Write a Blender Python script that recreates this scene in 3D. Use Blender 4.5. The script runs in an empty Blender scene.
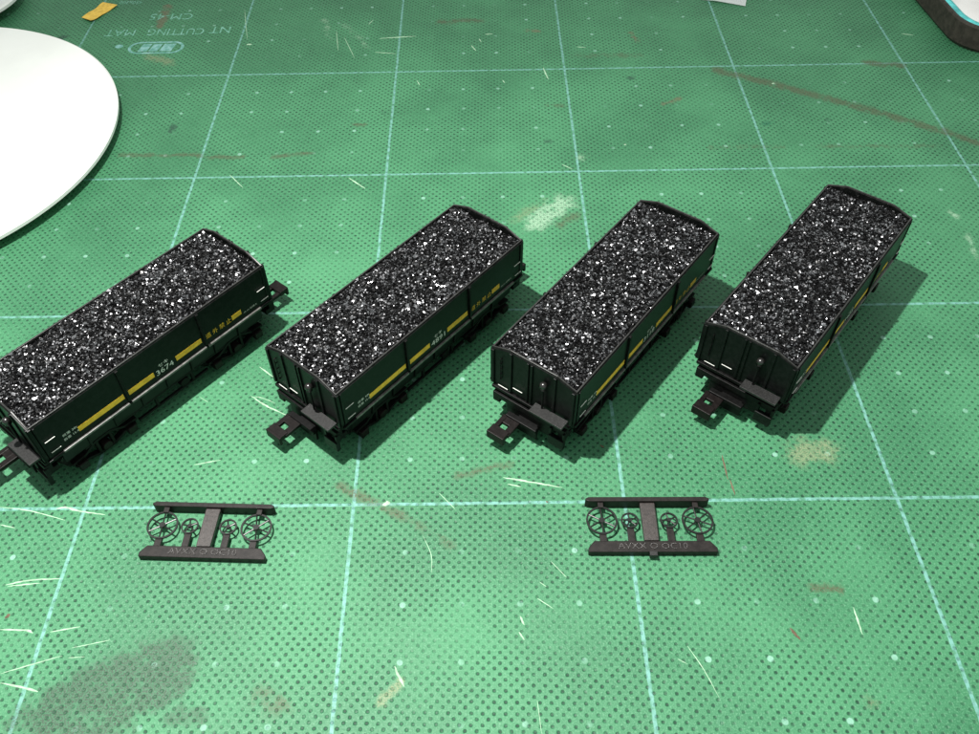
import bpy, math, random
import numpy as np
from mathutils import Vector, Matrix

# ------------------------------------------------------------------ camera, light, exposure
MM = 0.001                      # everything below is written in millimetres
sc = bpy.context.scene
col = sc.collection

cam_d = bpy.data.cameras.new('camera')
cam = bpy.data.objects.new('camera', cam_d)
col.objects.link(cam)
cam.location = (73.85 * MM, -236.6 * MM, 138.4 * MM)
cam.rotation_euler = (0.71463, 0.01699, -0.00424)
cam_d.sensor_width = 36.0
cam_d.lens = 32.10
cam_d.shift_x = 0.01799
cam_d.shift_y = -0.0006
cam_d.clip_start = 0.005
cam_d.clip_end = 20.0
sc.camera = cam

world = bpy.data.worlds.new('World')
sc.world = world
world.use_nodes = True
bg = world.node_tree.nodes['Background']
bg.inputs['Color'].default_value = (0.93, 1.0, 0.96, 1)
bg.inputs['Strength'].default_value = 0.60

lamp_d = bpy.data.lights.new('desk_lamp', 'SPOT')   # the desk lamp, just above the leftmost wagon
lamp_d.spot_size = math.radians(140)
lamp_d.spot_blend = 1.0
lamp_d.shadow_soft_size = 3.5 * MM
lamp_d.energy = 7.6
lamp_d.color = (1.0, 0.985, 0.94)
lamp = bpy.data.objects.new('desk_lamp', lamp_d)
col.objects.link(lamp)
LP = Vector((7.3, -131, 281)) * MM
lamp.location = LP
lamp.rotation_euler = (Vector((76, -246, 0)) * MM - LP).to_track_quat('-Z', 'Y').to_euler()

sc.view_settings.view_transform = 'Standard'
sc.view_settings.look = 'None'
sc.view_settings.exposure = 0.0
sc.view_settings.gamma = 1.0
sc.cycles.use_denoising = True
sc.cycles.max_bounces = 6

# ------------------------------------------------------------------ materials
def new_mat(name):
    m = bpy.data.materials.new(name)
    m.use_nodes = True
    nt = m.node_tree
    return m, nt, nt.nodes['Principled BSDF']

class NT:
    """small helper to chain nodes"""
    def __init__(s, nt): s.nt = nt
    def n(s, kind, **kw):
        nd = s.nt.nodes.new(kind)
        for k, v in kw.items(): setattr(nd, k, v)
        return nd
    def link(s, a, b): s.nt.links.new(a, b)
    def put(s, sock, v):
        if isinstance(v, bpy.types.NodeSocket): s.nt.links.new(v, sock)
        else: sock.default_value = v
    def m(s, op, a, b=0.0, c=0.0, clamp=False):
        nd = s.n('ShaderNodeMath', operation=op, use_clamp=clamp)
        s.put(nd.inputs[0], a); s.put(nd.inputs[1], b); s.put(nd.inputs[2], c)
        return nd.outputs[0]
    def vm(s, op, a, b=(0, 0, 0), scale=None):
        nd = s.n('ShaderNodeVectorMath', operation=op)
        s.put(nd.inputs[0], a); s.put(nd.inputs[1], b)
        if scale is not None: s.put(nd.inputs['Scale'], scale)
        return nd.outputs['Value'] if op in ('LENGTH', 'DOT_PRODUCT', 'DISTANCE') else nd.outputs[0]
    def noise(s, vec, scale, detail=3.0, rough=0.55, out='Fac'):
        nd = s.n('ShaderNodeTexNoise')
        s.put(nd.inputs['Vector'], vec)
        nd.inputs['Scale'].default_value = scale
        nd.inputs['Detail'].default_value = detail
        nd.inputs['Roughness'].default_value = rough
        return nd.outputs[out]
    def ramp(s, v, lo, hi, a=0.0, b=1.0, smooth=True):
        nd = s.n('ShaderNodeMapRange')
        if smooth: nd.interpolation_type = 'SMOOTHSTEP'
        s.put(nd.inputs['Value'], v)
        nd.inputs['From Min'].default_value = lo; nd.inputs['From Max'].default_value = hi
        nd.inputs['To Min'].default_value = a; nd.inputs['To Max'].default_value = b
        return nd.outputs[0]
    def mix(s, f, a, b):
        nd = s.n('ShaderNodeMix', data_type='RGBA')
        s.put(nd.inputs[0], f)
        s.put(nd.inputs[6], a if isinstance(a, bpy.types.NodeSocket) else (*a, 1))
        s.put(nd.inputs[7], b if isinstance(b, bpy.types.NodeSocket) else (*b, 1))
        return nd.outputs[2]
    def mm(s, kind='Object'):
        tc = s.n('ShaderNodeTexCoord')
        return s.vm('SCALE', tc.outputs[kind], scale=1000.0)

def plastic(name, color, rough=0.4, var=0.08, spec=0.5, bump=0.0, noise=1.2, mottle=0.25, dust=0.0):
    m, nt, b = new_mat(name)
    k = NT(nt)
    p = k.mm()
    f = k.noise(p, noise, 4)
    g = k.noise(p, noise * 7, 3)
    c2 = tuple(min(1, c * (1 + mottle * 2) + 0.002) for c in color)
    c1 = tuple(c * (1 - mottle) for c in color)
    cc = k.mix(k.ramp(f, 0.3, 0.7), c1, c2)
    if dust:
        cc = k.mix(k.m('MULTIPLY', k.ramp(g, 0.6, 0.75), dust), cc, (0.25, 0.24, 0.22))
    k.link(cc, b.inputs['Base Color'])
    k.link(k.ramp(g, 0.25, 0.75, rough - var, rough + var), b.inputs['Roughness'])
    b.inputs['Specular IOR Level'].default_value = spec
    if bump:
        bn = k.n('ShaderNodeBump')
        bn.inputs['Strength'].default_value = bump
        bn.inputs['Distance'].default_value = 0.05 * MM
        k.link(k.noise(p, noise * 9, 2), bn.inputs['Height'])
        k.link(bn.outputs[0], b.inputs['Normal'])
    return m

MAT = {}
MAT['body'] = plastic('satin_black_green_paint', (0.0026, 0.0034, 0.0031), 0.38, 0.06, 0.15, 0.15, dust=0.015)
MAT['rim'] = plastic('rim_dark_grey_plastic', (0.019, 0.0185, 0.018), 0.36, 0.05, 0.42, 0.25, dust=0.04)
MAT['frame'] = plastic('matt_black_plastic', (0.003, 0.003, 0.003), 0.45, 0.08, 0.13, 0.3, dust=0.03)
MAT['coupler'] = plastic('coupler_black_plastic', (0.0045, 0.003, 0.0028), 0.42, 0.08, 0.16, 0.6, dust=0.04)
MAT['wheel'] = plastic('black_wheel', (0.010, 0.0095, 0.009), 0.24, 0.05, 0.7)
MAT['platform'] = plastic('platform_grey_plastic', (0.013, 0.013, 0.013), 0.44, 0.05, 0.35, 0.4, noise=3, dust=0.1)
MAT['yellow'] = plastic('yellow_print', (0.80, 0.46, 0.03), 0.45, 0.05, 0.4, mottle=0.12)
MAT['white'] = plastic('white_print', (0.66, 0.66, 0.62), 0.45, 0.05, 0.4, mottle=0.1)
MAT['ledge'] = plastic('ledge_pale_grey', (0.10, 0.098, 0.092), 0.36, 0.05, 0.5, mottle=0.3)  # ledge coloured paler than the body and sill
MAT['sprue'] = plastic('brown_black_sprue', (0.0095, 0.0074, 0.0068), 0.46, 0.07, 0.26, 0.4, dust=0.08)
MAT['sprue_wheel'] = plastic('black_sprue_wheel', (0.006, 0.006, 0.006), 0.32, 0.06, 0.5)
MAT['raised'] = plastic('raised_glossy_letters', (0.022, 0.019, 0.018), 0.30, 0.10, 0.6, 0.9, noise=2.5)
MAT['stem'] = plastic('brown_grey_sprue_lit_face', (0.026, 0.0205, 0.019), 0.42, 0.07, 0.5, 0.6, noise=2, dust=0.15)  # sprue plastic, colour lightened because the flat stem catches the light
MAT['smear'] = plastic('brown_ink_line', (0.11, 0.075, 0.05), 0.7, 0.05, 0.2)
MAT['plate'] = plastic('white_plastic_dish', (0.88, 0.89, 0.86), 0.35, 0.04, 0.5, mottle=0.02, noise=0.05)
MAT['tape'] = plastic('yellow_masking_tape', (0.72, 0.47, 0.08), 0.7, 0.05, 0.3, 0.5, mottle=0.12, noise=0.7)
MAT['tray'] = plastic('dark_brown_leatherette', (0.03, 0.025, 0.02), 0.6, 0.08, 0.35, 0.8, noise=0.6)
MAT['tray_lining'] = plastic('turquoise_lining', (0.10, 0.55, 0.55), 0.5, 0.05, 0.3, noise=0.3)
MAT['paper'] = plastic('white_card', (0.8, 0.78, 0.77), 0.7, 0.05, 0.3, noise=0.08, mottle=0.06)
MAT['wood'] = plastic('brown_wood', (0.22, 0.12, 0.07), 0.6, 0.05, 0.3, 0.4, noise=0.5)
MAT['teal'] = plastic('dark_teal_plastic', (0.01, 0.05, 0.05), 0.3, 0.05, 0.5)
MAT['burr'] = plastic('raised_pale_mat_fibre', (0.31, 0.46, 0.32), 0.7, 0.05, 0.3, noise=0.8, mottle=0.15)
MAT['print'] = None

# coal: facets of every lump with its own shade and gloss
m, nt, b = new_mat('coal_lumps')
k = NT(nt)
geo = k.n('ShaderNodeNewGeometry')
rnd = geo.outputs['Random Per Island']
r2 = k.m('FRACT', k.m('MULTIPLY', rnd, 17.31))
shiny = k.ramp(r2, 0.62, 0.66)                       # about a third of the lumps are bright, glassy coal
r3 = k.m('FRACT', k.m('MULTIPLY', rnd, 57.7))
k.link(k.mix(shiny, (0.0045, 0.0045, 0.0048), k.mix(r3, (0.05, 0.05, 0.053), (0.40, 0.40, 0.42))), b.inputs['Base Color'])
k.link(shiny, b.inputs['Metallic'])
k.link(k.m('ADD', k.ramp(r3, 0, 1, 0.46, 0.30, False), k.m('MULTIPLY', shiny, -0.04)), b.inputs['Roughness'])
k.link(k.ramp(k.m('FRACT', k.m('MULTIPLY', rnd, 31.9)), 0, 1, 0.0, 0.3, False), b.inputs['Specular IOR Level'])
MAT['coal'] = m
MAT['coal_bed'] = plastic('coal_bed', (0.006, 0.006, 0.006), 0.8, 0.05, 0.2)

# clear film
m, nt, b = new_mat('clear_film')
b.inputs['Base Color'].default_value = (0.85, 0.87, 0.88, 1)
b.inputs['Roughness'].default_value = 0.25
b.inputs['Alpha'].default_value = 0.45
MAT['film'] = m

# positions on the mat in mm: cuts (width, points) and stains (from, to, width, kind, strength)
BURRS= [(0.35,[[-16.0,-149.5],[-10.1,-150.4],[-2.9,-152.5]]),(0.7,[[-5.5,-150.1],[-3.7,-149.8],[-0.7,-150.6],[4.2,-151.5]]),(0.35,[[-14.6,-153.3],[-11.6,-154.0]]),(0.5,[[-9.5,-165.4],[-5.4,-164.5],[0.1,-164.3]]),(0.4,[[-8.9,-165.6],[-3.5,-165.1]]),(0.6,[[-7.5,-173.6],[-3.3,-173.7],[-1.7,-174.2]]),(0.35,[[1.1,-174.1],[5.9,-173.2]]),(0.3,[[-4.8,-181.1],[-0.4,-179.7],[4.4,-178.2]]),(0.6,[[-4.3,-182.6],[0.0,-183.5],[2.3,-184.1]]),(0.2,[[5.6,-176.9],[11.6,-175.6]]),(0.2,[[5.5,-178.6],[8.2,-178.4]]),(0.6,[[26.7,-123.7],[30.2,-126.3],[35.0,-129.0]]),(0.25,[[26.9,-123.9],[29.0,-124.2],[31.9,-125.6]]),(0.5,[[27.2,-115.8],[30.7,-118.8]]),(0.35,[[18.4,-140.6],[23.4,-139.5]]),(0.2,[[16.2,-123.8],[18.1,-125.1]]),(0.6,[[77.8,-144.4],[82.0,-145.3],[88.8,-146.8]]),(0.4,[[78.6,-145.9],[81.1,-146.5]]),(0.18,[[65.8,-147.7],[68.8,-151.2]]),(0.2,[[85.7,-162.1],[88.2,-165.2]]),(0.25,[[83.5,-166.0],[84.6,-166.9]]),(0.2,[[82.9,-169.0],[85.5,-170.9]]),(0.7,[[59.2,-180.6],[59.9,-182.1],[60.9,-183.9]]),(0.5,[[79.9,-172.2],[80.5,-173.8]]),(0.45,[[79.6,-175.0],[80.4,-176.4]]),(1.6,[[55.3,-150.0],[56.7,-149.6]]),(0.15,[[63.1,-156.8],[64.6,-160.5],[64.8,-164.0]]),(0.15,[[82.0,-186.3],[82.4,-191.4]]),(0.45,[[135.9,-171.3],[136.0,-176.1]]),(0.2,[[107.0,-177.7],[108.9,-181.5],[110.6,-186.2]]),(0.15,[[105.1,-179.9],[106.5,-180.7]]),(0.6,[[43.6,19.8],[55.1,20.8]]),(0.4,[[42.8,11.6],[49.4,10.4]]),(0.3,[[29.7,25.1],[31.4,12.9]]),(0.3,[[32.5,21.2],[36.9,8.2]]),(0.4,[[39.6,28.6],[40.9,31.6]]),(0.6,[[72.4,14.6],[73.8,11.4]]),(0.35,[[56.3,-4.9],[57.3,-7.5]]),(0.6,[[40.3,-51.1],[45.0,-55.7]]),(0.35,[[9.0,-49.0],[13.4,-54.5]]),(0.3,[[-2.0,40.3],[0.1,30.1],[2.2,20.4]]),(0.5,[[76.7,21.1],[79.1,21.4]]),(1.0,[[2.4,17.4],[4.1,17.7]]),(0.6,[[93.7,1.0],[94.9,-5.6]]),(0.5,[[74.8,18.6],[75.5,16.4]]),(0.4,[[104.7,12.6],[107.5,12.1]]),(0.4,[[95.9,-46.9],[98.4,-48.9]]),(0.5,[[81.5,-5.5],[82.1,-7.1]]),(0.9,[[113.1,-38.6],[113.7,-38.6]]),(1.0,[[159.1,-9.9],[160.0,-9.9]]),(0.4,[[205.1,17.0],[208.5,15.9]])]
STAINS= [([8.4,-187.3],[21.2,-181.1],17,'g',0.95),([17.8,-180.4],[25.1,-180.5],5,'g',0.5),([2.7,-189.3],[15.4,-189.9],12,'g',0.7),([38.5,-185.8],[41.7,-186.1],4,'b',0.5),([24.4,-188.0],[29.1,-188.2],5,'g',0.6),([144.8,-2.1],[172.9,-17.9],2.2,'b',0.75),([172.9,-17.9],[199.5,-34.8],2.2,'b',0.7),([199.5,-34.8],[206.9,-40.6],2.0,'b',0.5),([189.3,0.3],[198.8,-1.2],2,'b',0.6),([135.8,-40.3],[155.3,-40.9],2,'b',0.4),([164.1,-40.7],[197.0,-41.6],1.8,'b',0.4),([134.9,-139.4],[139.8,-139.1],5.5,'t',0.65),([129.9,-167.7],[134.9,-168.1],1.4,'b',0.9),([69.3,-143.7],[79.6,-141.3],1.6,'b',0.6),([46.9,-145.8],[58.7,-152.3],2.2,'b',0.6),([58.7,-152.3],[68.5,-158.8],1.8,'b',0.5),([57.2,-186.4],[60.5,-182.8],1.6,'t',0.7),([62.4,29.4],[75.2,30.2],3,'b',0.6),([47.1,-21.1],[48.2,-21.6],1.6,'d',0.8),([40.2,-26.8],[42.4,-26.9],1.6,'b',0.7),([-0.4,-41.0],[11.2,-41.3],1.8,'b',0.6),([19.0,-41.5],[29.5,-39.6],1.6,'b',0.6),([-22.0,-39.5],[-0.6,-40.1],1.8,'b',0.6),([90.2,22.7],[93.4,22.6],2,'r',0.6),([122.0,20.9],[123.4,14.8],1.4,'r',0.6),([104.4,7.7],[123.3,7.1],3,'b',0.4),([117.9,-5.6],[119.6,-5.7],1.5,'d',0.8),([126.6,-19.5],[131.6,-16.6],1.6,'r',0.6),([92.3,-36.8],[93.4,-36.8],1.5,'d',0.8),([93.4,-19.0],[98.1,-19.7],1.3,'b',0.5),([-10.9,-28.6],[-10.6,-26.2],2,'d',0.75),([-57.8,23.6],[-56.4,24.2],2.5,'d',0.7),([-27.6,30.1],[-28.0,43.4],3,'r',0.7),([-26.2,11.1],[-19.4,7.9],4,'t',0.6),([169.8,-28.3],[170.3,-28.3],1.5,'d',0.9),([152.8,-29.7],[154.4,-29.7],2.0,'e',0.7),([87.6,-70.0],[94.8,-62.9],6,'w',0.75),([84.0,-68.4],[90.5,-63.5],5,'t',0.4),([93.7,-71.3],[97.6,-67.6],3,'b',0.5),([119.9,-139.9],[119.9,-145.6],0.5,'b',0.7),([120.3,-145.6],[120.6,-148.9],0.5,'b',0.6),([85.6,-149.7],[85.9,-150.1],0.5,'r',0.9),([-7.4,-171.5],[-6.8,-170.8],1.2,'r',0.5),([124.4,-174.8],[125.6,-176.9],0.8,'t',0.4),([25.3,32.1],[28.1,20.6],2.0,'w',0.4),([32.1,28.6],[41.1,14.1],2.0,'w',0.35),([100.9,-43.8],[102.4,-44.3],2,'w',0.5),([189.0,-69.1],[190.0,-70.3],1.3,'w',0.7),([190.2,-77.3],[189.1,-85.4],1.6,'w',0.45),([133.2,-186.8],[135.3,-187.6],2,'r',0.3),([96.8,-137.2],[97.5,-137.7],0.6,'r',0.9)]

# ------------------------------------------------------------------ the cutting mat's material
def mat_material():
    m, nt, b = new_mat('green_cutting_mat')
    k = NT(nt)
    p = k.mm()
    sep = k.n('ShaderNodeSeparateXYZ'); k.link(p, sep.inputs[0])
    x, y = sep.outputs[0], sep.outputs[1]
    # wobble used for edges of prints and stains
    wob = k.noise(p, 0.9, 4, out='Color')
    wv = k.vm('SCALE', k.vm('SUBTRACT', wob, (0.5, 0.5, 0.5)), scale=0.24)
    pw = k.vm('ADD', p, wv)
    sw = k.n('ShaderNodeSeparateXYZ'); k.link(pw, sw.inputs[0])
    # embossed pips: a centred square lattice, 1.8 mm
    a = math.radians(-1.5)
    u = k.m('ADD', k.m('MULTIPLY', sw.outputs[0], math.cos(a)), k.m('MULTIPLY', sw.outputs[1], math.sin(a)))
    v = k.m('ADD', k.m('MULTIPLY', sw.outputs[0], -math.sin(a)), k.m('MULTIPLY', sw.outputs[1], math.cos(a)))
    w = 2 * math.pi / 1.8
    prod = k.m('MULTIPLY', k.m('COSINE', k.m('MULTIPLY', u, w)), k.m('COSINE', k.m('MULTIPLY', v, w)))
    wear = k.noise(p, 0.055, 4)                       # patches where the emboss is worn or filled
    fine = k.noise(p, 1.1, 2)
    pit = k.m('MULTIPLY', k.ramp(prod, 0.30, 0.84), k.m('MULTIPLY', k.ramp(wear, 0.30, 0.55, 0.45, 1.0), k.ramp(fine, 0.25, 0.65, 0.5, 1.15)))
    # base green, cloudy and dusty
    cloud = k.noise(p, 0.03, 6, 0.62)
    green = k.mix(k.ramp(cloud, 0.3, 0.7), (0.033, 0.155, 0.071), (0.060, 0.236, 0.112))
    speck = k.noise(p, 3.4, 3, 0.7)
    green = k.mix(k.ramp(speck, 0.50, 0.74, 0, 0.75), green, (0.155, 0.355, 0.213))
    green = k.mix(k.ramp(speck, 0.47, 0.28, 0, 0.6), green, (0.020, 0.115, 0.055))
    c = k.mix(k.m('MULTIPLY', pit, 0.87, clamp=True), green, (0.006, 0.044, 0.022))
    # printed 10 mm points and 50 mm grid
    def tri(s, period):   # distance to the nearest multiple of period
        q = k.m('SUBTRACT', k.m('FRACT', k.m('ADD', k.m('DIVIDE', s, period), 0.5)), 0.5)
        return k.m('MULTIPLY', k.m('ABSOLUTE', q), period)
    d10 = k.m('SQRT', k.m('ADD', k.m('POWER', tri(sw.outputs[0], 10.0), 2.0), k.m('POWER', tri(sw.outputs[1], 10.0), 2.0)))
    worn = k.ramp(k.noise(p, 0.13, 3), 0.40, 0.62, 0.08, 1.0)
    pts = k.m('MULTIPLY', k.ramp(d10, 0.62, 0.40), k.m('MULTIPLY', worn, 0.5))
    dl = k.m('MINIMUM', tri(sw.outputs[0], 50.0), tri(sw.outputs[1], 50.0))
    pts = k.m('MULTIPLY', pts, k.ramp(dl, 0.7, 1.4))
    c = k.mix(pts, c, (0.34, 0.60, 0.50))
    dl = k.m('MINIMUM', tri(sw.outputs[0], 50.0), tri(sw.outputs[1], 50.0))
    worn2 = k.ramp(k.noise(p, 0.6, 4), 0.32, 0.60, 0.15, 0.75)
    lines = k.m('MULTIPLY', k.ramp(dl, 0.40, 0.24), worn2)
    lines = k.m('MULTIPLY', lines, k.ramp(pit, 0.2, 1.0, 1.0, 0.75))
    c = k.mix(lines, c, (0.19, 0.42, 0.39))
    # stains and smears: soft strokes stored on the mesh, broken up by noise
    at = k.n('ShaderNodeVertexColor', layer_name='stain')
    big = k.noise(p, 0.30, 6, 0.72)
    e = k.m('ADD', at.outputs['Alpha'], k.m('MULTIPLY', k.m('SUBTRACT', big, 0.5), 4.2))
    f = k.m('MULTIPLY', k.ramp(e, 0.05, 1.0), k.m('MULTIPLY', at.outputs['Alpha'], 1.25, clamp=True))
    f = k.m('MULTIPLY', f, k.ramp(speck, 0.38, 0.60, 0.25, 1.05))
    f = k.m('MULTIPLY', f, k.ramp(pit, 0, 1, 1.0, 0.6), clamp=True)
    c = k.mix(f, c, at.outputs['Color'])
    k.link(c, b.inputs['Base Color'])
    b.inputs['Specular IOR Level'].default_value = 0.35
    k.link(k.ramp(k.m('ADD', k.m('MULTIPLY', fine, 0.5), k.m('MULTIPLY', cloud, 0.5)), 0.3, 0.7, 0.46, 0.62), b.inputs['Roughness'])
    h = k.m('ADD', k.m('MULTIPLY', pit, -1.0), k.m('ADD', k.m('MULTIPLY', speck, 0.55), k.m('MULTIPLY', lines, 0.1)))
    bn = k.n('ShaderNodeBump')
    bn.inputs['Strength'].default_value = 0.55
    bn.inputs['Distance'].default_value = 0.22 * MM
    k.link(h, bn.inputs['Height'])
    k.link(bn.outputs[0], b.inputs['Normal'])
    return m

# ------------------------------------------------------------------ mesh helpers
class MB:
    def __init__(s): s.v = []; s.f = []
    def add(s, vs, fs):
        o = len(s.v); s.v += [tuple(v) for v in vs]; s.f += [tuple(i + o for i in f) for f in fs]; return s
    def box(s, x0, x1, y0, y1, z0, z1):
        return s.add([(x0, y0, z0), (x1, y0, z0), (x1, y1, z0), (x0, y1, z0), (x0, y0, z1), (x1, y0, z1), (x1, y1, z1), (x0, y1, z1)],
                     [(0, 3, 2, 1), (4, 5, 6, 7), (0, 1, 5, 4), (1, 2, 6, 5), (2, 3, 7, 6), (3, 0, 4, 7)])
    def prism(s, poly, axis, a, b):
        """poly: 2d points (counter-clockwise seen from +axis), extruded from a to b along axis"""
        n = len(poly)
        def P(q, h):
            if axis == 'x': return (h, q[0], q[1])
            if axis == 'y': return (q[0], h, q[1])
            return (q[0], q[1], h)
        vs = [P(q, a) for q in poly] + [P(q, b) for q in poly]
        fs = [tuple(reversed(range(n))), tuple(range(n, 2 * n))] + [(i, (i + 1) % n, n + (i + 1) % n, n + i) for i in range(n)]
        return s.add(vs, fs)
    def cyl(s, p0, p1, r, n=16, r1=None):
        p0, p1 = Vector(p0), Vector(p1); d = (p1 - p0).normalized()
        u = d.orthogonal().normalized(); w = d.cross(u); r1 = r if r1 is None else r1
        vs = [p0 + (u * math.cos(2 * math.pi * i / n) + w * math.sin(2 * math.pi * i / n)) * r for i in range(n)] + \
             [p1 + (u * math.cos(2 * math.pi * i / n) + w * math.sin(2 * math.pi * i / n)) * r1 for i in range(n)]
        return s.add(vs, [tuple(reversed(range(n))), tuple(range(n, 2 * n))] + [(i, (i + 1) % n, n + (i + 1) % n, n + i) for i in range(n)])
    def lathe(s, prof, cx, cy, n=128, closed=True):
        vs, fs = [], []
        m_ = len(prof)
        for i in range(n):
            a = 2 * math.pi * i / n
            for r, z in prof: vs.append((cx + r * math.cos(a), cy + r * math.sin(a), z))
        for i in range(n):
            j = (i + 1) % n
            for q in range(m_ if closed else m_ - 1):
                q2 = (q + 1) % m_
                fs.append((i * m_ + q, j * m_ + q, j * m_ + q2, i * m_ + q2))
        return s.add(vs, fs)
    def ring(s, c, r, w, h, n=40):
        """flat ring lying in the xy plane, square section w x h, centre c"""
        return s.lathe([(r - w / 2, c[2] - h / 2), (r + w / 2, c[2] - h / 2), (r + w / 2, c[2] + h / 2), (r - w / 2, c[2] + h / 2)], c[0], c[1], n)
    def mesh(s, name, smooth=False):
        me = bpy.data.meshes.new(name)
        me.from_pydata([(x * MM, y * MM, z * MM) for x, y, z in s.v], [], s.f)
        me.update()
        import bmesh
        bm = bmesh.new(); bm.from_mesh(me); bmesh.ops.recalc_face_normals(bm, faces=bm.faces); bm.to_mesh(me); bm.free()
        if smooth:
            for p in me.polygons: p.use_smooth = True
        return me
    def build(s, name, mat, parent=None, bevel=0.0, smooth=False, loc=None):
        me = s.mesh(name, smooth)
        me.materials.append(mat)
        o = bpy.data.objects.new(name, me)
        col.objects.link(o)
        o.parent = parent
        if loc: o.location = Vector(loc) * MM
        if bevel:
            bv = o.modifiers.new('bevel', 'BEVEL'); bv.width = bevel * MM; bv.segments = 2; bv.limit_method = 'ANGLE'; bv.angle_limit = math.radians(35)
        return o

def empty(name, loc, rz=0.0):
    o = bpy.data.objects.new(name, None); col.objects.link(o)
    o.location = Vector(loc) * MM; o.rotation_euler = (0, 0, rz); o.empty_display_size = 0.005
    return o
def tag(o, label=None, cat=None, group=None, kind=None):
    if label: o['label'] = label
    if cat: o['category'] = cat
    if group: o['group'] = group
    if kind: o['kind'] = kind
    return o
def copy_tree(o, parent=None):
    c = o.copy(); col.objects.link(c); c.parent = parent
    for ch in o.children: copy_tree(ch, c)
    return c
def text_mesh(body, size, extrude=0.0, align='CENTER', bold=0.0):
    """outline text as a mesh, in mm, centred on the origin in the xy plane; returns (verts, faces)"""
    cu = bpy.data.curves.new('txt', 'FONT'); cu.body = body; cu.size = size; cu.extrude = extrude; cu.offset = bold
    cu.align_x = align; cu.align_y = 'CENTER'; cu.resolution_u = 2
    ob = bpy.data.objects.new('txt', cu); col.objects.link(ob)
    dg = bpy.context.evaluated_depsgraph_get()
    me = bpy.data.meshes.new_from_object(ob.evaluated_get(dg))
    vs = [tuple(v.co) for v in me.vertices]; fs = [tuple(p.vertices) for p in me.polygons]
    bpy.data.objects.remove(ob); bpy.data.curves.remove(cu); bpy.data.meshes.remove(me)
    return vs, fs
def placed_text(body, width, height, frame, bold=0.0):
    """text scaled to width x height; frame maps (u, v, w) mm -> xyz"""
    vs, fs = text_mesh(body, 1.0, bold=bold)
    us = [v[0] for v in vs]; ws = [v[1] for v in vs]
    u0, u1, w0, w1 = min(us), max(us), min(ws), max(ws)
    mb = MB()
    mb.add([frame((v[0] - u0) / (u1 - u0) * width - width / 2, (v[1] - w0) / (w1 - w0) * height - height / 2) for v in vs], fs)
    return mb

# ------------------------------------------------------------------ the surface: a green cutting mat
random.seed(7)
def rounded(x0, x1, y0, y1, r, n=8):
    pts = []
    for cx, cy, a0 in ((x1 - r, y0 + r, -90), (x1 - r, y1 - r, 0), (x0 + r, y1 - r, 90), (x0 + r, y0 + r, 180)):
        for i in range(n + 1):
            a = math.radians(a0 + 90 * i / n); pts.append((cx + r * math.cos(a), cy + r * math.sin(a)))
    return pts
MAT['mat'] = mat_material()
STAIN_COL = {'g': (0.034, 0.066, 0.041), 'b': (0.080, 0.086, 0.048), 't': (0.20, 0.25, 0.14), 'd': (0.02, 0.055, 0.04),
             'r': (0.15, 0.115, 0.07), 'e': (0.012, 0.11, 0.06), 'w': (0.30, 0.46, 0.32)}
gxs = np.array([-170.0] + list(np.arange(-95, 246, 1.0)) + [320.0]); gys = np.array([-270.0] + list(np.arange(-200, 56, 1.0)) + [150.0])
GX, GY = np.meshgrid(gxs, gys, indexing='ij'); GX = GX.ravel(); GY = GY.ravel()
rgb = np.tile(np.array(STAIN_COL['b']), (len(GX), 1)); alp = np.zeros(len(GX))
for (ax, ay), (bx, by), wd, kind, st in STAINS:
    if wd < 1.25: continue
    if kind != 'g': st = min(1.0, st * 1.45)
    if kind == 'b' and ax > 140 and wd > 1.9: wd, st = wd * 1.5, min(1.0, st * 1.3)
    dx, dy = bx - ax, by - ay
    t = np.clip(((GX - ax) * dx + (GY - ay) * dy) / max(1e-4, dx * dx + dy * dy), 0, 1)
    dist = np.hypot(GX - ax - t * dx, GY - ay - t * dy)
    R_ = max(1.7, wd * (0.52 if kind == 'g' else 1.05))
    f = np.clip((R_ - dist) / (R_ * (0.55 if kind == 'g' else 1.0)), 0, 1); f = f * f * (3 - 2 * f) * st
    near = dist < R_ + 2.0
    take = near & (f >= alp)
    rgb[take] = STAIN_COL[kind]; alp = np.maximum(alp, f)
nX, nY = len(gxs), len(gys)
I_, J_ = np.meshgrid(np.arange(nX - 1), np.arange(nY - 1), indexing='ij')
q0 = (I_ * nY + J_).ravel()
quads = np.stack([q0, q0 + nY, q0 + nY + 1, q0 + 1], -1)
o8 = nX * nY
xa, xb, ya, yb = -170.0, 320.0, -270.0, 150.0
slab = [(xa, ya, -3), (xb, ya, -3), (xb, yb, -3), (xa, yb, -3), (xa, ya, -0.01), (xb, ya, -0.01), (xb, yb, -0.01), (xa, yb, -0.01)]
sf_ = [(0, 3, 2, 1), (0, 1, 5, 4), (1, 2, 6, 5), (2, 3, 7, 6), (3, 0, 4, 7)]
me_ = bpy.data.meshes.new('cutting_mat')
me_.from_pydata(np.concatenate([np.stack([GX, GY, 0 * GX], -1), np.array(slab)]).__mul__(MM).tolist(), [], quads.tolist() + [tuple(o8 + i for i in f) for f in sf_])
ca = me_.color_attributes.new('stain', 'FLOAT_COLOR', 'POINT')
full = np.zeros((nX * nY + 8, 4), dtype=np.float32); full[:nX * nY, :3] = rgb; full[:nX * nY, 3] = alp
ca.data.foreach_set('color', full.ravel())
me_.materials.append(MAT['mat']); me_.update()
mat_o = bpy.data.objects.new('cutting_mat', me_); col.objects.link(mat_o)
tag(mat_o, 'worn green cutting mat with pale grid lines and pitted surface', 'cutting mat', kind='structure')

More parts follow.
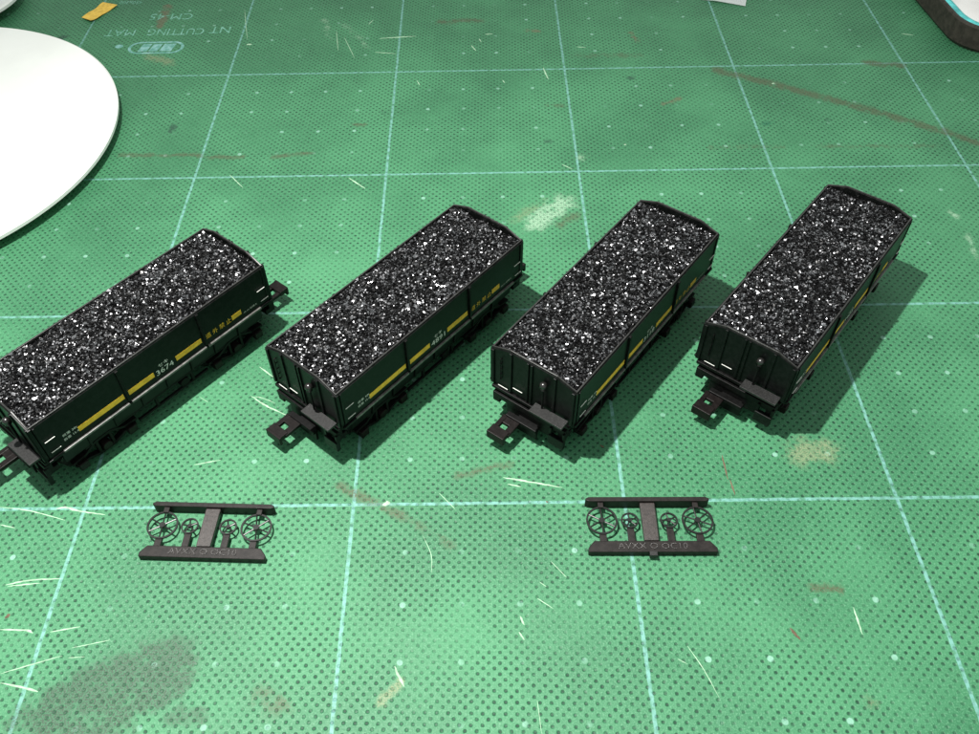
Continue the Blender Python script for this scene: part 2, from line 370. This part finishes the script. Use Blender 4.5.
# print on the mat, upside down as the photographer sees it
m, nt, b = new_mat('pale_cyan_print')
k = NT(nt); p_ = k.mm()
k.link(k.mix(k.ramp(k.noise(p_, 0.8, 4), 0.38, 0.64), (0.08, 0.29, 0.18), (0.21, 0.46, 0.37)), b.inputs['Base Color'])
b.inputs['Roughness'].default_value = 0.55
MAT['print'] = m
m2, nt, b = new_mat('pale_blue_print')
k = NT(nt); p_ = k.mm()
k.link(k.mix(k.ramp(k.noise(p_, 0.7, 4), 0.38, 0.64), (0.10, 0.31, 0.25), (0.24, 0.47, 0.45)), b.inputs['Base Color'])
b.inputs['Roughness'].default_value = 0.55
def flat(cx, cy, z=0.02):
    return lambda u_, v_: (cx - u_, cy - v_, z)          # turned by 180 degrees
placed_text('NT', 6.5, 4.0, flat(-7.6, 27.0), bold=0.0).build('lettering', MAT['print'], mat_o)
placed_text('CUTTING', 18.0, 4.0, flat(-21.6, 26.3), bold=0.0).build('lettering', MAT['print'], mat_o)
placed_text('MAT', 9.5, 4.0, flat(-39.4, 26.2), bold=0.0).build('lettering', MAT['print'], mat_o)
placed_text('CM-45', 14.0, 4.0, flat(-25.2, 36.2), bold=0.0).build('lettering', MAT['print'], mat_o)
placed_text('450x300', 7.6, 2.2, flat(-41.0, 46.3), bold=0.0).build('lettering', MAT['print'], mat_o)
def capsule(cx, cy, w, h, n=12):
    r = h / 2; pts = []
    for sx, a0 in ((1, -90), (-1, 90)):
        for i in range(n + 1):
            a = math.radians(a0 + 180 * i / n); pts.append((cx + sx * (w / 2 - r) + r * math.cos(a), cy + r * math.sin(a)))
    return pts
lg = MB()
o_, i_ = capsule(-25.7, 16.7, 17.4, 7.2), capsule(-25.7, 16.7, 15.6, 5.6)
n_ = len(o_)
lg.add([(x, y, 0.02) for x, y in o_ + i_], [(i, (i + 1) % n_, n_ + (i + 1) % n_, n_ + i) for i in range(n_)])
lg.build('logo_outline', m2, mat_o)
lb = MB()
for x0, x1 in ((-31.0, -28.2), (-27.6, -24.9), (-24.3, -20.6)):
    lb.add([(x0, 14.5, 0.02), (x1, 14.5, 0.02), (x1 + 0.9, 18.9, 0.02), (x0 + 0.9, 18.9, 0.02)], [(0, 1, 2, 3)])
lb.build('logo_fill', m2, mat_o)
MB().add([(-37.5 + 1.3 * math.cos(i * math.pi / 6), 17.8 + 1.1 * math.sin(i * math.pi / 6), 0.02) for i in range(12)], [tuple(range(12))]).build('logo_dot', m2, mat_o)

# cuts in the mat with raised, whitened lips
for wd, pts, burr_m in [(w_ * 0.72, p_, MAT['burr']) for w_, p_ in BURRS] + [(s_[2] * 0.7, [s_[0], s_[1]], MAT['smear']) for s_ in STAINS if s_[2] < 1.25]:
    P = [Vector((x, y, 0)) for x, y in pts]
    L = sum((P[i + 1] - P[i]).length for i in range(len(P) - 1))
    n_ = max(6, int(L / 0.5))
    # resample with a smooth curve (Catmull-Rom through the points)
    Q = []
    ext = [P[0] * 2 - P[1]] + P + [P[-1] * 2 - P[-2]]
    for i in range(n_ + 1):
        t = i / n_ * (len(P) - 1); j = min(int(t), len(P) - 2); t -= j
        a, b_, c_, d_ = ext[j:j + 4]
        Q.append(0.5 * ((2 * b_) + (c_ - a) * t + (2 * a - 5 * b_ + 4 * c_ - d_) * t * t + (3 * b_ - a - 3 * c_ + d_) * t ** 3))
    mb = MB(); vs = []; fs = []
    for i, q in enumerate(Q):
        d = (Q[min(i + 1, n_)] - Q[max(i - 1, 0)]).normalized(); nrm = Vector((-d.y, d.x, 0))
        s_ = math.sin(math.pi * min(1, max(0.0, (i + 0.25) / (n_ + 0.5)))) ** 0.6
        w_ = wd * 0.5 * s_ * random.uniform(0.55, 1.15) + 0.03
        off = nrm * random.uniform(-0.12, 0.12) * wd
        h_ = min(0.25, wd * 0.35) * s_ + 0.01
        vs += [q + off - nrm * w_ + Vector((0, 0, -0.02)), q + off + Vector((0, 0, h_)), q + off + nrm * w_ + Vector((0, 0, -0.02))]
        if i:
            o = (i - 1) * 3
            fs += [(o, o + 3, o + 4, o + 1), (o + 1, o + 4, o + 5, o + 2)]
    mb.add(vs, fs).build('cut_mark', burr_m, mat_o, smooth=True)

# ------------------------------------------------------------------ coal wagons
ZR, ZT, HW, HL = 19.0, 20.45, 9.55, 26.92          # rim height at the sides, at the raised ends, half width, half length
SH = 5.1                                           # where the raised end begins to fall

def end_top(y):
    a = abs(y)
    return ZT if a <= SH else ZT + (ZR - ZT) * (a - SH) / (HW - SH)

def side_text(body, xc, zc, w_, h_, mat, parent, sgn):
    y_ = sgn * (HW + 0.03)
    fr = (lambda u_, v_: (xc + u_, y_, zc + v_)) if sgn < 0 else (lambda u_, v_: (-xc - u_, y_, zc + v_))
    return placed_text(body, w_, h_, fr).build('lettering', mat, parent)

def make_wagon():
    root = empty('coal_wagon', (0, 0, 0))
    B, F = MAT['body'], MAT['frame']
    for sgn in (-1, 1):
        yo, yi = sgn * HW, sgn * (HW - 0.55)
        sw = MB().box(-HL + 0.7, HL - 0.7, min(yo, yi), max(yo, yi), 9.6, ZR - 0.42).build('side_wall', B, root)
        for x in (-9.0, 9.5):
            MB().box(x - 0.3, x + 0.3, *sorted((yo + sgn * 0.38, yo - sgn * 0.1)), 10.1, ZR - 0.45).build('rib', F, sw, 0.06)
        for x in (-HL + 0.95, HL - 0.95):
            MB().box(x - 0.2, x + 0.2, *sorted((yo + sgn * 0.16, yo - sgn * 0.1)), 10.1, ZR - 0.45).build('rib', B, sw, 0.05)
        # painted yellow band, in bars
        for x0, x1 in ((-19.5, -9.6), (-8.55, -2.7), (2.55, 8.75), (16.6, 19.0)):
            a0, a1 = (x0, x1) if sgn < 0 else (-x1, -x0)
            MB().box(a0, a1, *sorted((yo + sgn * 0.03, yo - sgn * 0.1)), 11.2, 12.4).build('yellow_stripe', MAT['yellow'], sw)
        for q, ch in enumerate('道外禁止'):
            side_text(ch, 10.55 + q * 1.72, 11.8, 1.25, 1.3, MAT['yellow'], sw, sgn)
        side_text('荷重 30t', -21.0, 12.75, 3.0, 0.62, MAT['white'], sw, sgn)
        side_text('自重 15.4', -21.0, 11.7, 3.0, 0.62, MAT['white'], sw, sgn)
        side_text('セキ', -0.2, 13.0, 2.3, 0.85, MAT['white'], sw, sgn)
        side_text('45.12 苗穂工', 21.3, 11.1, 3.6, 0.42, MAT['white'], sw, sgn)
        for xa, xb, z in ((-25.6, -23.6, 14.2), (-25.5, -23.6, 11.2), (23.6, 25.6, 14.0), (24.0, 25.9, 11.1)):
            a0, a1 = (xa, xb) if sgn < 0 else (-xb, -xa)
            MB().cyl((a0, yo + sgn * 0.28, z), (a1, yo + sgn * 0.28, z), 0.065, 8).build('grab_rail', MAT['white'], sw)
        # projecting ledge along the bottom of the side: broad between the bolsters, thinner at the ends
        ld = MB()
        segs = [(-23.6, -9.25), (-8.75, 9.25), (9.75, 23.6)]
        for a0, a1 in segs: ld.box(a0, a1, *sorted((sgn * (HW - 0.3), sgn * (HW + 0.38))), 9.2, 9.7)
        ld.build('side_ledge', MAT['ledge'], root, 0.08)
        l2 = MB()
        l2.box(-HL + 0.2, HL - 0.2, *sorted((sgn * (HW - 1.2), sgn * (HW + 0.34))), 9.05, 9.6)
        l2.build('side_sill', B, root, 0.08)
        # lower hopper flank, leaning inwards
        hp = MB().prism([(sgn * 9.0, 9.1), (sgn * 8.45, 5.3), (sgn * 7.2, 5.3), (sgn * 7.6, 9.1)], 'x', -24.0, 24.0).build('hopper_flank', B, root)
        for x in (-18.6, -12.8, -6.5, -0.6, 5.4, 11.4, 17.6):
            MB().prism([(sgn * 9.3, 9.06), (sgn * 8.75, 5.2), (sgn * 7.8, 5.2), (sgn * 8.4, 9.06)], 'x', x - 0.22, x + 0.22).build('rib', F, hp)
        MB().box(-20, 20, *sorted((sgn * 7.4, sgn * 8.5)), 4.85, 5.35).build('hopper_door_shaft', F, root, 0.08)
    for e in (-1, 1):
        xo, xi = e * HL, e * (HL - 0.55)
        poly = [(-HW + 0.02, 9.0), (HW - 0.02, 9.0), (HW - 0.02, ZR - 0.42), (SH, ZT - 0.42), (-SH, ZT - 0.42), (-HW + 0.02, ZR - 0.42)]
        ew = MB().prism(poly, 'x', min(xo, xi), max(xo, xi)).build('end_wall', B, root)
        for y, w_ in ((4.8, 0.28), (0.95, 0.2), (0.1, 0.2), (-4.9, 0.28), (8.9, 0.3), (-8.9, 0.3)):
            MB().box(*sorted((xo - e * 0.1, xo + e * 0.3)), y - w_, y + w_, 9.4, end_top(abs(y) + w_) - 0.45).build('rib', B, ew, 0.06)
        sg = -e                                     # details are point-symmetric from one end to the other
        for y0, y1, z in ((5.2, 7.4, 9.85), (1.85, 3.95, 11.3)):
            MB().cyl((xo + e * 0.42, sg * y0, z), (xo + e * 0.42, sg * y1, z), 0.065, 8).build('grab_rail', MAT['white'], ew)
        g = MB().cyl((xo + e * 0.3, sg * 7.0, 11.6), (xo + e * 0.3, sg * 7.0, 17.2), 0.09, 8)
        for z in (11.6, 13.0, 14.5, 16.0, 17.2): g.cyl((xo - e * 0.1, sg * 7.0, z), (xo + e * 0.42, sg * 7.0, z), 0.13, 8)
        g.build('ladder_rail', F, ew)
        MB().box(*sorted((xo - e * 0.4, xo + e * 0.5)), -8.9, 8.9, 8.25, 8.95).build('end_sill', F, root, 0.08)
        MB().box(*sorted((xo - e * 0.6, xo + e * 0.8)), -8.4, 8.4, 6.2, 7.6).build('buffer_beam', F, root, 0.1)
        MB().box(*sorted((xo - e * 3.0, xo + e * 0.55)), -5.2, 5.2, 3.2, 6.25).build('draft_box', F, root, 0.1)
        st = MB()
        for y in (-7.6, 7.6): st.box(*sorted((xo - e * 1.6, xo + e * 0.75)), y - 0.8, y + 0.8, 5.0, 6.3)
        st.build('corner_step', F, root, 0.1)
        if e < 0: MB().box(xo - 1.5, xo - 0.55, -8.5, -5.1, 2.6, 5.1).box(xo - 1.2, xo - 0.2, -8.5, -8.0, 5.0, 7.0).box(xo - 1.2, xo - 0.2, -5.6, -5.1, 5.0, 7.0).build('shunting_step', B, root, 0.1)
        # coupler: wide pocket beam and the open hook in front of it, turned to one side
        cp = MB().box(*sorted((xo + e * 0.9, xo + e * 2.1)), *sorted((sg * -2.7, sg * 4.4)), 3.6, 4.6).box(*sorted((xo - e * 4, xo + e * 1.4)), -2.2, 2.2, 3.4, 4.5) \
            .box(*sorted((xo + e * 0.95, xo + e * 1.5)), *sorted((sg * -2.5, sg * 4.2)), 1.2, 3.65).build('coupler_pocket', F, root, 0.12)
        hk = MB()
        X = lambda a: xo + e * (a + (0.6 if a > 2 else 0.0))
        hk.box(*sorted((X(1.9), X(5.2))), *sorted((sg * 3.9, sg * 4.9)), 3.4, 4.25)
        hk.box(*sorted((X(1.9), X(5.2))), *sorted((sg * 1.0, sg * 2.3)), 3.4, 4.25)
        hk.box(*sorted((X(1.9), X(3.1))), *sorted((sg * 2.2, sg * 4.0)), 3.4, 4.2)
        hk.box(*sorted((X(4.5), X(6.7))), *sorted((sg * 1.2, sg * 5.0)), 3.3, 4.5)
        hk.box(*sorted((X(6.15), X(6.75))), *sorted((sg * 1.1, sg * 5.05)), 2.5, 4.55)
        hk.build('coupler_hook', MAT['coupler'], root, 0.12)
    # top rim: one continuous strip following the raised ends
    prof = [(-HL, -HW, ZR), (-HL, -SH, ZT), (-HL, SH, ZT), (-HL, HW, ZR), (HL, HW, ZR), (HL, SH, ZT), (HL, -SH, ZT), (HL, -HW, ZR)]
    cent = [Vector(p) for p in prof]
    def inset(p, d):
        x, y, z = p
        nx = x - math.copysign(d, x)
        ny = y - math.copysign(d, y) if abs(abs(y) - HW) < 1e-6 else y
        return (nx, ny, z)
    ou = [inset(p, -0.22) for p in prof]; inn = [inset(p, 0.52) for p in prof]
    n = len(prof); vs = []
    for lst, dz in ((ou, -0.5), (ou, 0.0), (inn, 0.0), (inn, -0.5)): vs += [(p[0], p[1], p[2] + dz) for p in lst]
    fs = []
    for r in range(4):
        r2 = (r + 1) % 4
        for i in range(n): j = (i + 1) % n; fs.append((r * n + i, r * n + j, r2 * n + j, r2 * n + i))
    MB().add(vs, fs).build('top_rim', MAT['rim'], root, 0.05)
    # brake stand on the near end
    xo = -HL
    MB().prism([(xo - 2.6, -1.2), (xo - 2.6, -8.5), (xo - 0.32, -8.5), (xo - 0.32, -2.7), (xo + 0.05 - 0.3, -2.7), (xo - 0.25, -1.2)], 'z', 10.1, 10.6).build('brake_platform', MAT['platform'], root, 0.06)
    br = MB()
    for y in (-2.0, -7.4): br.prism([(xo - 0.3, 9.0), (xo - 0.3, 10.09), (xo - 2.3, 10.09)], 'y', y - 0.2, y + 0.2)
    br.build('platform_bracket', F, root)
    bs = MB().cyl((xo - 0.7, -2.9, 10.76), (xo - 0.7, -2.9, 17.0), 0.2, 12).build('brake_shaft', F, root)
    kn = MB().lathe([(0.01, 16.1), (0.45, 16.15), (0.62, 16.3), (0.62, 16.9), (0.75, 17.0), (0.72, 17.45), (0.5, 17.75), (0.2, 17.88), (0.01, 17.9)], xo - 0.75, -2.9, 20, closed=False)
    kn.box(xo - 0.7, xo + 0.05, -3.2, -2.6, 16.3, 16.9)
    kn.build('brake_bearing', MAT['wheel'], bs, smooth=True)
    # underframe
    MB().box(-25.5, 25.5, -6.4, 6.4, 5.2, 9.0).box(-9, 9, -5.5, 5.5, 2.6, 5.2).build('underframe', F, root, 0.1)
    # bogies
    for cx in (-16.2, 16.2):
        bo = MB().box(cx - 1.4, cx + 1.4, -7.3, 7.3, 3.0, 5.15).cyl((cx, 0, 2.8), (cx, 0, 5.4), 2.2, 20).build('bogie', F, root, 0.1)
        for sgn in (-1, 1):
            # arch-bar side frame
            y0, y1 = sorted((sgn * 7.4, sgn * 8.6))
            sf = MB()
            sf.prism([(cx - 7.2, 3.3), (cx - 4.4, 3.5), (cx - 1.6, 5.0), (cx + 1.6, 5.0), (cx + 4.4, 3.5), (cx + 7.2, 3.3), (cx + 7.2, 3.9), (cx + 4.4, 4.1), (cx + 1.7, 5.6), (cx - 1.7, 5.6), (cx - 4.4, 4.1), (cx - 7.2, 3.9)], 'y', y0, y1)
            sf.prism([(cx - 6.8, 2.3), (cx - 4.2, 2.3), (cx - 1.8, 1.4), (cx + 1.8, 1.4), (cx + 4.2, 2.3), (cx + 6.8, 2.3), (cx + 6.8, 2.8), (cx + 4.0, 2.8), (cx + 1.6, 1.95), (cx - 1.6, 1.95), (cx - 4.0, 2.8), (cx - 6.8, 2.8)], 'y', y0, y1)
            for dx in (-1.5, 1.5): sf.box(cx + dx - 0.28, cx + dx + 0.28, y0 + 0.05, y1 - 0.05, 1.9, 5.1)
            sf_o = sf.build('side_frame', F, bo, 0.06)
            for dx in (-5.5, 5.5):
                MB().box(cx + dx - 0.95, cx + dx + 0.95, *sorted((sgn * 7.25, sgn * 9.35)), 1.5, 3.3).build('axle_box', MAT['coupler'], bo, 0.2)
            MB().cyl((cx, sgn * 7.0, 2.85), (cx, sgn * 9.0, 2.7), 1.0, 14).build('spring', MAT['coupler'], bo, 0.1)
        for dx in (-5.5, 5.5):
            MB().cyl((cx + dx, -7.4, 2.85), (cx + dx, 7.4, 2.85), 0.5, 12).build('axle', MAT['wheel'], bo)
            for sgn in (-1, 1):
                w = MB().cyl((cx + dx, sgn * 4.0, 2.85), (cx + dx, sgn * 4.55, 2.85), 2.85, 32).cyl((cx + dx, sgn * 4.55, 2.85), (cx + dx, sgn * 5.9, 2.85), 2.5, 32)
                w.build('wheel', MAT['wheel'], bo, 0.08)
    # brake gear hanging between the bogies
    MB().box(-8.6, 8.6, -8.5, -7.9, 2.2, 2.7).cyl((3.0, -8.4, 3.3), (3.0, -4.5, 3.3), 1.1, 16).box(-4.2, -3.6, -8.5, -7.9, 2.2, 5.2).box(4.6, 5.2, -8.5, -7.9, 2.2, 5.2).build('brake_gear', F, root, 0.08)
    return root

def coal_load(seed, parent_loc, rz):
    rng = np.random.default_rng(seed)
    hl, hw = HL - 0.58, HW - 0.58
    def surf(x, y):
        h = 18.6 + 0.85 * (1 - (y / hw) ** 2) * np.clip((hl - np.abs(x)) / 5.0, 0.15, 1) ** 0.5
        for fx, fy, ph, am in ph_list: h = h + am * np.sin(fx * x + fy * y + ph)
        return h
    ph_list = [(rng.uniform(-.9, .9), rng.uniform(-.9, .9), rng.uniform(0, 6.28), 0.10) for _ in range(7)]
    N = 5600
    # jittered grid so the lumps lie side by side
    nx, ny = 222, 76
    gx, gy = np.meshgrid(np.linspace(-hl + 0.25, hl - 0.25, nx), np.linspace(-hw + 0.25, hw - 0.25, ny), indexing='ij')
    px = (gx + rng.normal(0, 0.115, gx.shape)).ravel(); py = (gy + rng.normal(0, 0.115, gy.shape)).ravel()
    px = np.clip(px, -hl + 0.1, hl - 0.1); py = np.clip(py, -hw + 0.1, hw - 0.1)
    N = len(px)
    size = np.clip(rng.lognormal(math.log(0.158), 0.36, N), 0.08, 0.36)
    pz = surf(px, py) - size * 0.3 + rng.normal(0, 0.14, N)
    cube = np.array([(-1, -1, -1), (1, -1, -1), (1, 1, -1), (-1, 1, -1), (-1, -1, 1), (1, -1, 1), (1, 1, 1), (-1, 1, 1)], float)
    V = cube[None] * rng.uniform(0.55, 1.05, (N, 1, 3)) + rng.normal(0, 0.26, (N, 8, 3))
    V[:, :, 2] *= 0.75
    # mostly lying flat, tipped this way and that
    ang = np.abs(rng.normal(0, 0.62, N)); ax = rng.uniform(0, 2 * math.pi, N)
    qt = np.stack([np.cos(ang / 2), np.sin(ang / 2) * np.cos(ax), np.sin(ang / 2) * np.sin(ax), 0 * ang], -1)
    sp = rng.uniform(0, 2 * math.pi, N)
    qz = np.stack([np.cos(sp / 2), 0 * sp, 0 * sp, np.sin(sp / 2)], -1)
    w1, x1, y1, z1 = qt.T; w2, x2, y2, z2 = qz.T
    w, x, y, z = (w1 * w2 - x1 * x2 - y1 * y2 - z1 * z2, w1 * x2 + x1 * w2 + y1 * z2 - z1 * y2, w1 * y2 - x1 * z2 + y1 * w2 + z1 * x2, w1 * z2 + x1 * y2 - y1 * x2 + z1 * w2)
    R = np.stack([np.stack([1 - 2 * (y * y + z * z), 2 * (x * y - z * w), 2 * (x * z + y * w)], -1),
                  np.stack([2 * (x * y + z * w), 1 - 2 * (x * x + z * z), 2 * (y * z - x * w)], -1),
                  np.stack([2 * (x * z - y * w), 2 * (y * z + x * w), 1 - 2 * (x * x + y * y)], -1)], 1)
    V = np.einsum('nij,nkj->nki', R, V) * size[:, None, None] + np.stack([px, py, pz], -1)[:, None]
    V[:, :, 0] = np.clip(V[:, :, 0], -hl + 0.02, hl - 0.02); V[:, :, 1] = np.clip(V[:, :, 1], -hw + 0.02, hw - 0.02)
    tri = np.array([(0, 2, 1), (0, 3, 2), (4, 5, 6), (4, 6, 7), (0, 1, 5), (0, 5, 4), (1, 2, 6), (1, 6, 5), (2, 3, 7), (2, 7, 6), (3, 0, 4), (3, 4, 7)])
    Fc = (tri[None] + (np.arange(N) * 8)[:, None, None]).reshape(-1, 3)
    verts = V.reshape(-1, 3)
    # the bed beneath
    bx, by = np.meshgrid(np.linspace(-hl + 0.02, hl - 0.02, 40), np.linspace(-hw + 0.02, hw - 0.02, 16), indexing='ij')
    bz = surf(bx, by) - 0.35
    o = len(verts)
    verts = np.concatenate([verts, np.stack([bx, by, bz], -1).reshape(-1, 3)])
    bf = [(o + i * 16 + j, o + (i + 1) * 16 + j, o + (i + 1) * 16 + j + 1, o + i * 16 + j + 1) for i in range(39) for j in range(15)]
    me = bpy.data.meshes.new('coal_load')
    me.from_pydata((verts * MM).tolist(), [], Fc.tolist() + bf)
    me.materials.append(MAT['coal']); me.materials.append(MAT['coal_bed'])
    mi = np.zeros(len(Fc) + len(bf), dtype=np.int32); mi[len(Fc):] = 1
    me.polygons.foreach_set('material_index', mi)
    me.update()
    ob = bpy.data.objects.new('coal_load', me); col.objects.link(ob)
    ob.location = Vector(parent_loc) * MM; ob.rotation_euler = (0, 0, rz)
    return ob

WAGONS = [((5.52, -119.48, 0), 0.8741, '3674', 'black coal wagon nearest the white dish, its yellow stripes and number 3674 brightest'),
          ((58.38, -112.80, 0), 0.8660, '4891', 'black coal wagon second from the white dish, yellow stripes on its shaded side'),
          ((99.82, -112.68, 0), 0.9081, '3118', 'black coal wagon third from the white dish, above the right sprue'),
          ((140.59, -108.10, 0), 0.8791, '3425', 'rightmost black coal wagon, casting the widest shadow on the mat')]
LOADS = ['glittering coal heaped in the wagon nearest the white dish', 'black coal filling the second wagon from the white dish',
         'black coal filling the third wagon from the white dish', 'black coal filling the rightmost wagon']
proto = make_wagon()
for i, (loc, rz, num, label) in enumerate(WAGONS):
    w = proto if i == 0 else copy_tree(proto)
    w.location = Vector(loc) * MM; w.rotation_euler = (0, 0, rz)
    tag(w, label, 'model wagon', 'coal wagons standing side by side on the mat')
    tag(coal_load(11 + i, loc, rz), LOADS[i], 'coal', 'coal loads in the wagons', 'stuff')
for w, (loc, rz, num, label) in zip([o for o in col.objects if o.name.startswith('coal_wagon')], WAGONS):
    sides = [c for c in w.children if c.name.startswith('side_wall')]
    for sgn, s_ in zip((-1, 1), sides): side_text(num, -0.2, 11.55, 4.0, 1.25, MAT['white'], s_, sgn)

# ------------------------------------------------------------------ sprues with brake wheels
def make_sprue():
    root = empty('wheel_sprue', (0, 0, 0))
    S_, W_ = MAT['sprue'], MAT['sprue_wheel']
    MB().prism([(-11.2, 3.85), (-10.6, 3.6), (10.6, 3.6), (11.2, 3.85), (11.2, 4.2), (10.6, 4.5), (-10.6, 4.5), (-11.2, 4.2)], 'z', 0, 2.3).build('runner_bar', S_, root, 0.12)
    MB().prism([(-11.3, -6.2), (11.3, -6.2), (11.3, -5.4), (10.2, -4.0), (-10.2, -4.0), (-11.3, -5.4)], 'z', 0, 1.4).build('runner_bar', S_, root, 0.15)
    MB().prism([(-1.35, -4.1), (1.2, -4.1), (1.35, 3.6), (-1.35, 3.6)], 'z', 0.7, 1.72).build('stem', MAT['stem'], root, 0.12)
    for x, r, spokes, both in ((-8.5, 2.65, 6, True), (-3.5, 1.45, 5, False), (3.5, 1.45, 5, False), (8.6, 2.65, 6, True)):
        z = 1.5
        mb = MB().ring((x, 0, z), r, 0.32 if r > 2 else 0.26, 0.32)
        mb.cyl((x, 0, z - 0.3), (x, 0, z + 0.3), 0.55 if r > 2 else 0.34, 14)
        a0 = random.uniform(0.3, 0.7)
        for s in range(spokes):
            a = a0 + 2 * math.pi * s / spokes
            mb.cyl((x, 0, z), (x + (r - 0.05) * math.cos(a), (r - 0.05) * math.sin(a), z), 0.15, 8)
        mb.build('brake_wheel', W_, root)
        tb = MB().box(x - 0.62, x + 0.62, -4.1, -r + 0.15, 0.8, 1.42)
        if both: tb.box(x - 0.5, x + 0.5, r - 0.15, 3.6, 1.2, 1.9)
        tb.build('tab', S_, root, 0.08)
    vs, fs = text_mesh('AVXX O OC10', 1.0, 0.12)
    us = [v[0] for v in vs]; u0, u1 = min(us), max(us); w0 = min(v[1] for v in vs); w1 = max(v[1] for v in vs)
    MB().add([((v[0] - u0) / (u1 - u0) * 12.2 - 6.1, (v[1] - w0) / (w1 - w0) * 1.15 - 5.65, 1.4 + v[2] * 1.0) for v in vs], fs).build('raised_lettering', MAT['raised'], root)
    return root
spr = make_sprue()
spr2 = copy_tree(spr)
spr.location = Vector((24.5, -155.1, 0)) * MM; spr.rotation_euler = (0, 0, -0.045)
spr2.location = Vector((103.7, -155.0, 0)) * MM; spr2.rotation_euler = (0, 0, -0.012)
tag(spr, 'dark plastic sprue of four brake wheels in front of the leftmost wagons', 'sprue', 'sprues of brake wheels')
tag(spr2, 'dark plastic sprue of four brake wheels with a gate stub on its front bar', 'sprue', 'sprues of brake wheels')
MB().prism([(-0.7, -7.0), (0.65, -7.0), (0.65, -6.1), (-0.7, -6.1)], 'z', 0.5, 1.55).build('gate_stub', MAT['platform'], spr2, 0.08)

# ------------------------------------------------------------------ the white dishes
def dish(cx, cy, r, z, rim, label):
    pr = [(0.02, 0.9), (r * 0.62, 0.9), (r * 0.78, z * 0.55), (r - 1.2, z - 0.2), (r - 0.5, z), (r, z - 0.35), (r, z - rim), (r - 0.6, z - rim - 0.15), (r * 0.8, z * 0.32), (r * 0.64, 0.0), (0.02, 0.0)]
    o = MB().lathe(pr, cx, cy, 160).build('plastic_dish', MAT['plate'], smooth=True)
    md = o.modifiers.new('e', 'EDGE_SPLIT'); md.split_angle = math.radians(40)
    return tag(o, label, 'dish', 'white dishes at the mat edge')
dish(-85.2, -36.0, 60.7, 4.1, 1.2, 'large round white dish lying left of the wagons')
dish(-100.6, 45.6, 24.0, 4.5, 1.2, 'small white dish behind the large dish, cut by the corner of the picture')

# ------------------------------------------------------------------ small things at the back of the mat
tp = MB()
c0, c1, c2, c3 = (Vector((-54.4, 36.0, 0)), Vector((-50.4, 32.9, 0)), Vector((-44.9, 44.1, 0)), Vector((-50.1, 46.1, 0)))
N_ = 10; top, bot = [], []
for i in range(N_ + 1):
    t = i / N_
    for s in (0.0, 0.5, 1.0):
        p = (c0.lerp(c1, s)).lerp(c3.lerp(c2, s), t)
        zz = 0.12 + 1.1 * max(0, 0.35 - t) ** 2 * 4 * (0.4 + s) + 0.25 * math.sin(t * 5)**2
        top.append((p.x + 0.25 * math.sin(9 * t) * (s - 0.5), p.y, zz + 0.12)); bot.append((p.x + 0.25 * math.sin(9 * t) * (s - 0.5), p.y, zz))
n3 = len(top); fs = []
for i in range(N_):
    for s in range(2):
        a = i * 3 + s; fs += [(a, a + 3, a + 4, a + 1), (n3 + a, n3 + a + 1, n3 + a + 4, n3 + a + 3)]
rimi = [0, 1, 2] + [i * 3 + 2 for i in range(1, N_ + 1)] + [N_ * 3 + 1, N_ * 3] + [i * 3 for i in range(N_ - 1, 0, -1)]
for a, b2 in zip(rimi, rimi[1:] + rimi[:1]): fs.append((a, b2, n3 + b2, n3 + a))
tag(tp.add(top + bot, fs).build('masking_tape_scrap', MAT['tape']), 'torn strip of yellow masking tape lying near the printed logo', 'tape')

fl = MB()
P4 = [(147.3, 40.8), (151.5, 38.7), (155.5, 37.8), (160.9, 35.5), (164, 46), (160, 54), (149, 52)]
fl.add([(x, y, 0.25 + 0.7 * math.sin(i * 1.9) ** 2) for i, (x, y) in enumerate(P4)] + [(155.5, 45, 1.1)], [(i, (i + 1) % 7, 7) for i in range(7)])
fo = fl.build('film_scrap', MAT['film'])
so = fo.modifiers.new('t', 'SOLIDIFY'); so.thickness = 0.12 * MM
tag(fo, 'crumpled scrap of clear film at the back edge of the picture', 'film')

tr = empty('storage_tray', (218.2, 3.5, 0), math.radians(4))
def loop(d, z, r0=13):
    return [(x, y, z) for x, y in rounded(-0.5 + d, 75 - d, -2.0 + d, 95 - d, max(3, r0 - d), 10)]
rings = [loop(1.2, 0), loop(0.2, 1.2), loop(0.3, 7.0), loop(0.6, 7.6), loop(1.3, 7.6), loop(1.7, 7.0), loop(1.7, 1.4)]
nl = len(rings[0]); vs = [p for r in rings for p in r]
fs = [(a * nl + i, a * nl + (i + 1) % nl, (a + 1) * nl + (i + 1) % nl, (a + 1) * nl + i) for a in range(len(rings) - 1) for i in range(nl)]
fs += [tuple(reversed(range(nl))), tuple(range((len(rings) - 1) * nl, len(rings) * nl))]
MB().add(vs, fs).build('tray_wall', MAT['tray'], tr, smooth=False)
MB().prism([p[:2] for p in loop(2.0, 0)], 'z', 1.45, 5.0).build('lining', MAT['tray_lining'], tr, 0.4)
tag(tr, 'dark brown rounded tray at the back right corner of the mat', 'tray')
cd = empty('paper_card', (218.2, 3.5, 0), math.radians(4))
MB().prism([p[:2] for p in loop(6.2, 0, 18)], 'z', 5.05, 5.4).build('card_sheet', MAT['paper'], cd, 0.1)
tag(cd, 'white card lying inside the dark tray', 'card')
wb = MB().prism([(229.6, 17.5), (235, 14.8), (239.5, 24), (234.0, 26.5)], 'z', 5.45, 8.6).build('wood_offcut', MAT['wood'], bevel=0.3)
tag(wb, 'small brown wooden offcut resting on the card in the tray', 'offcut')
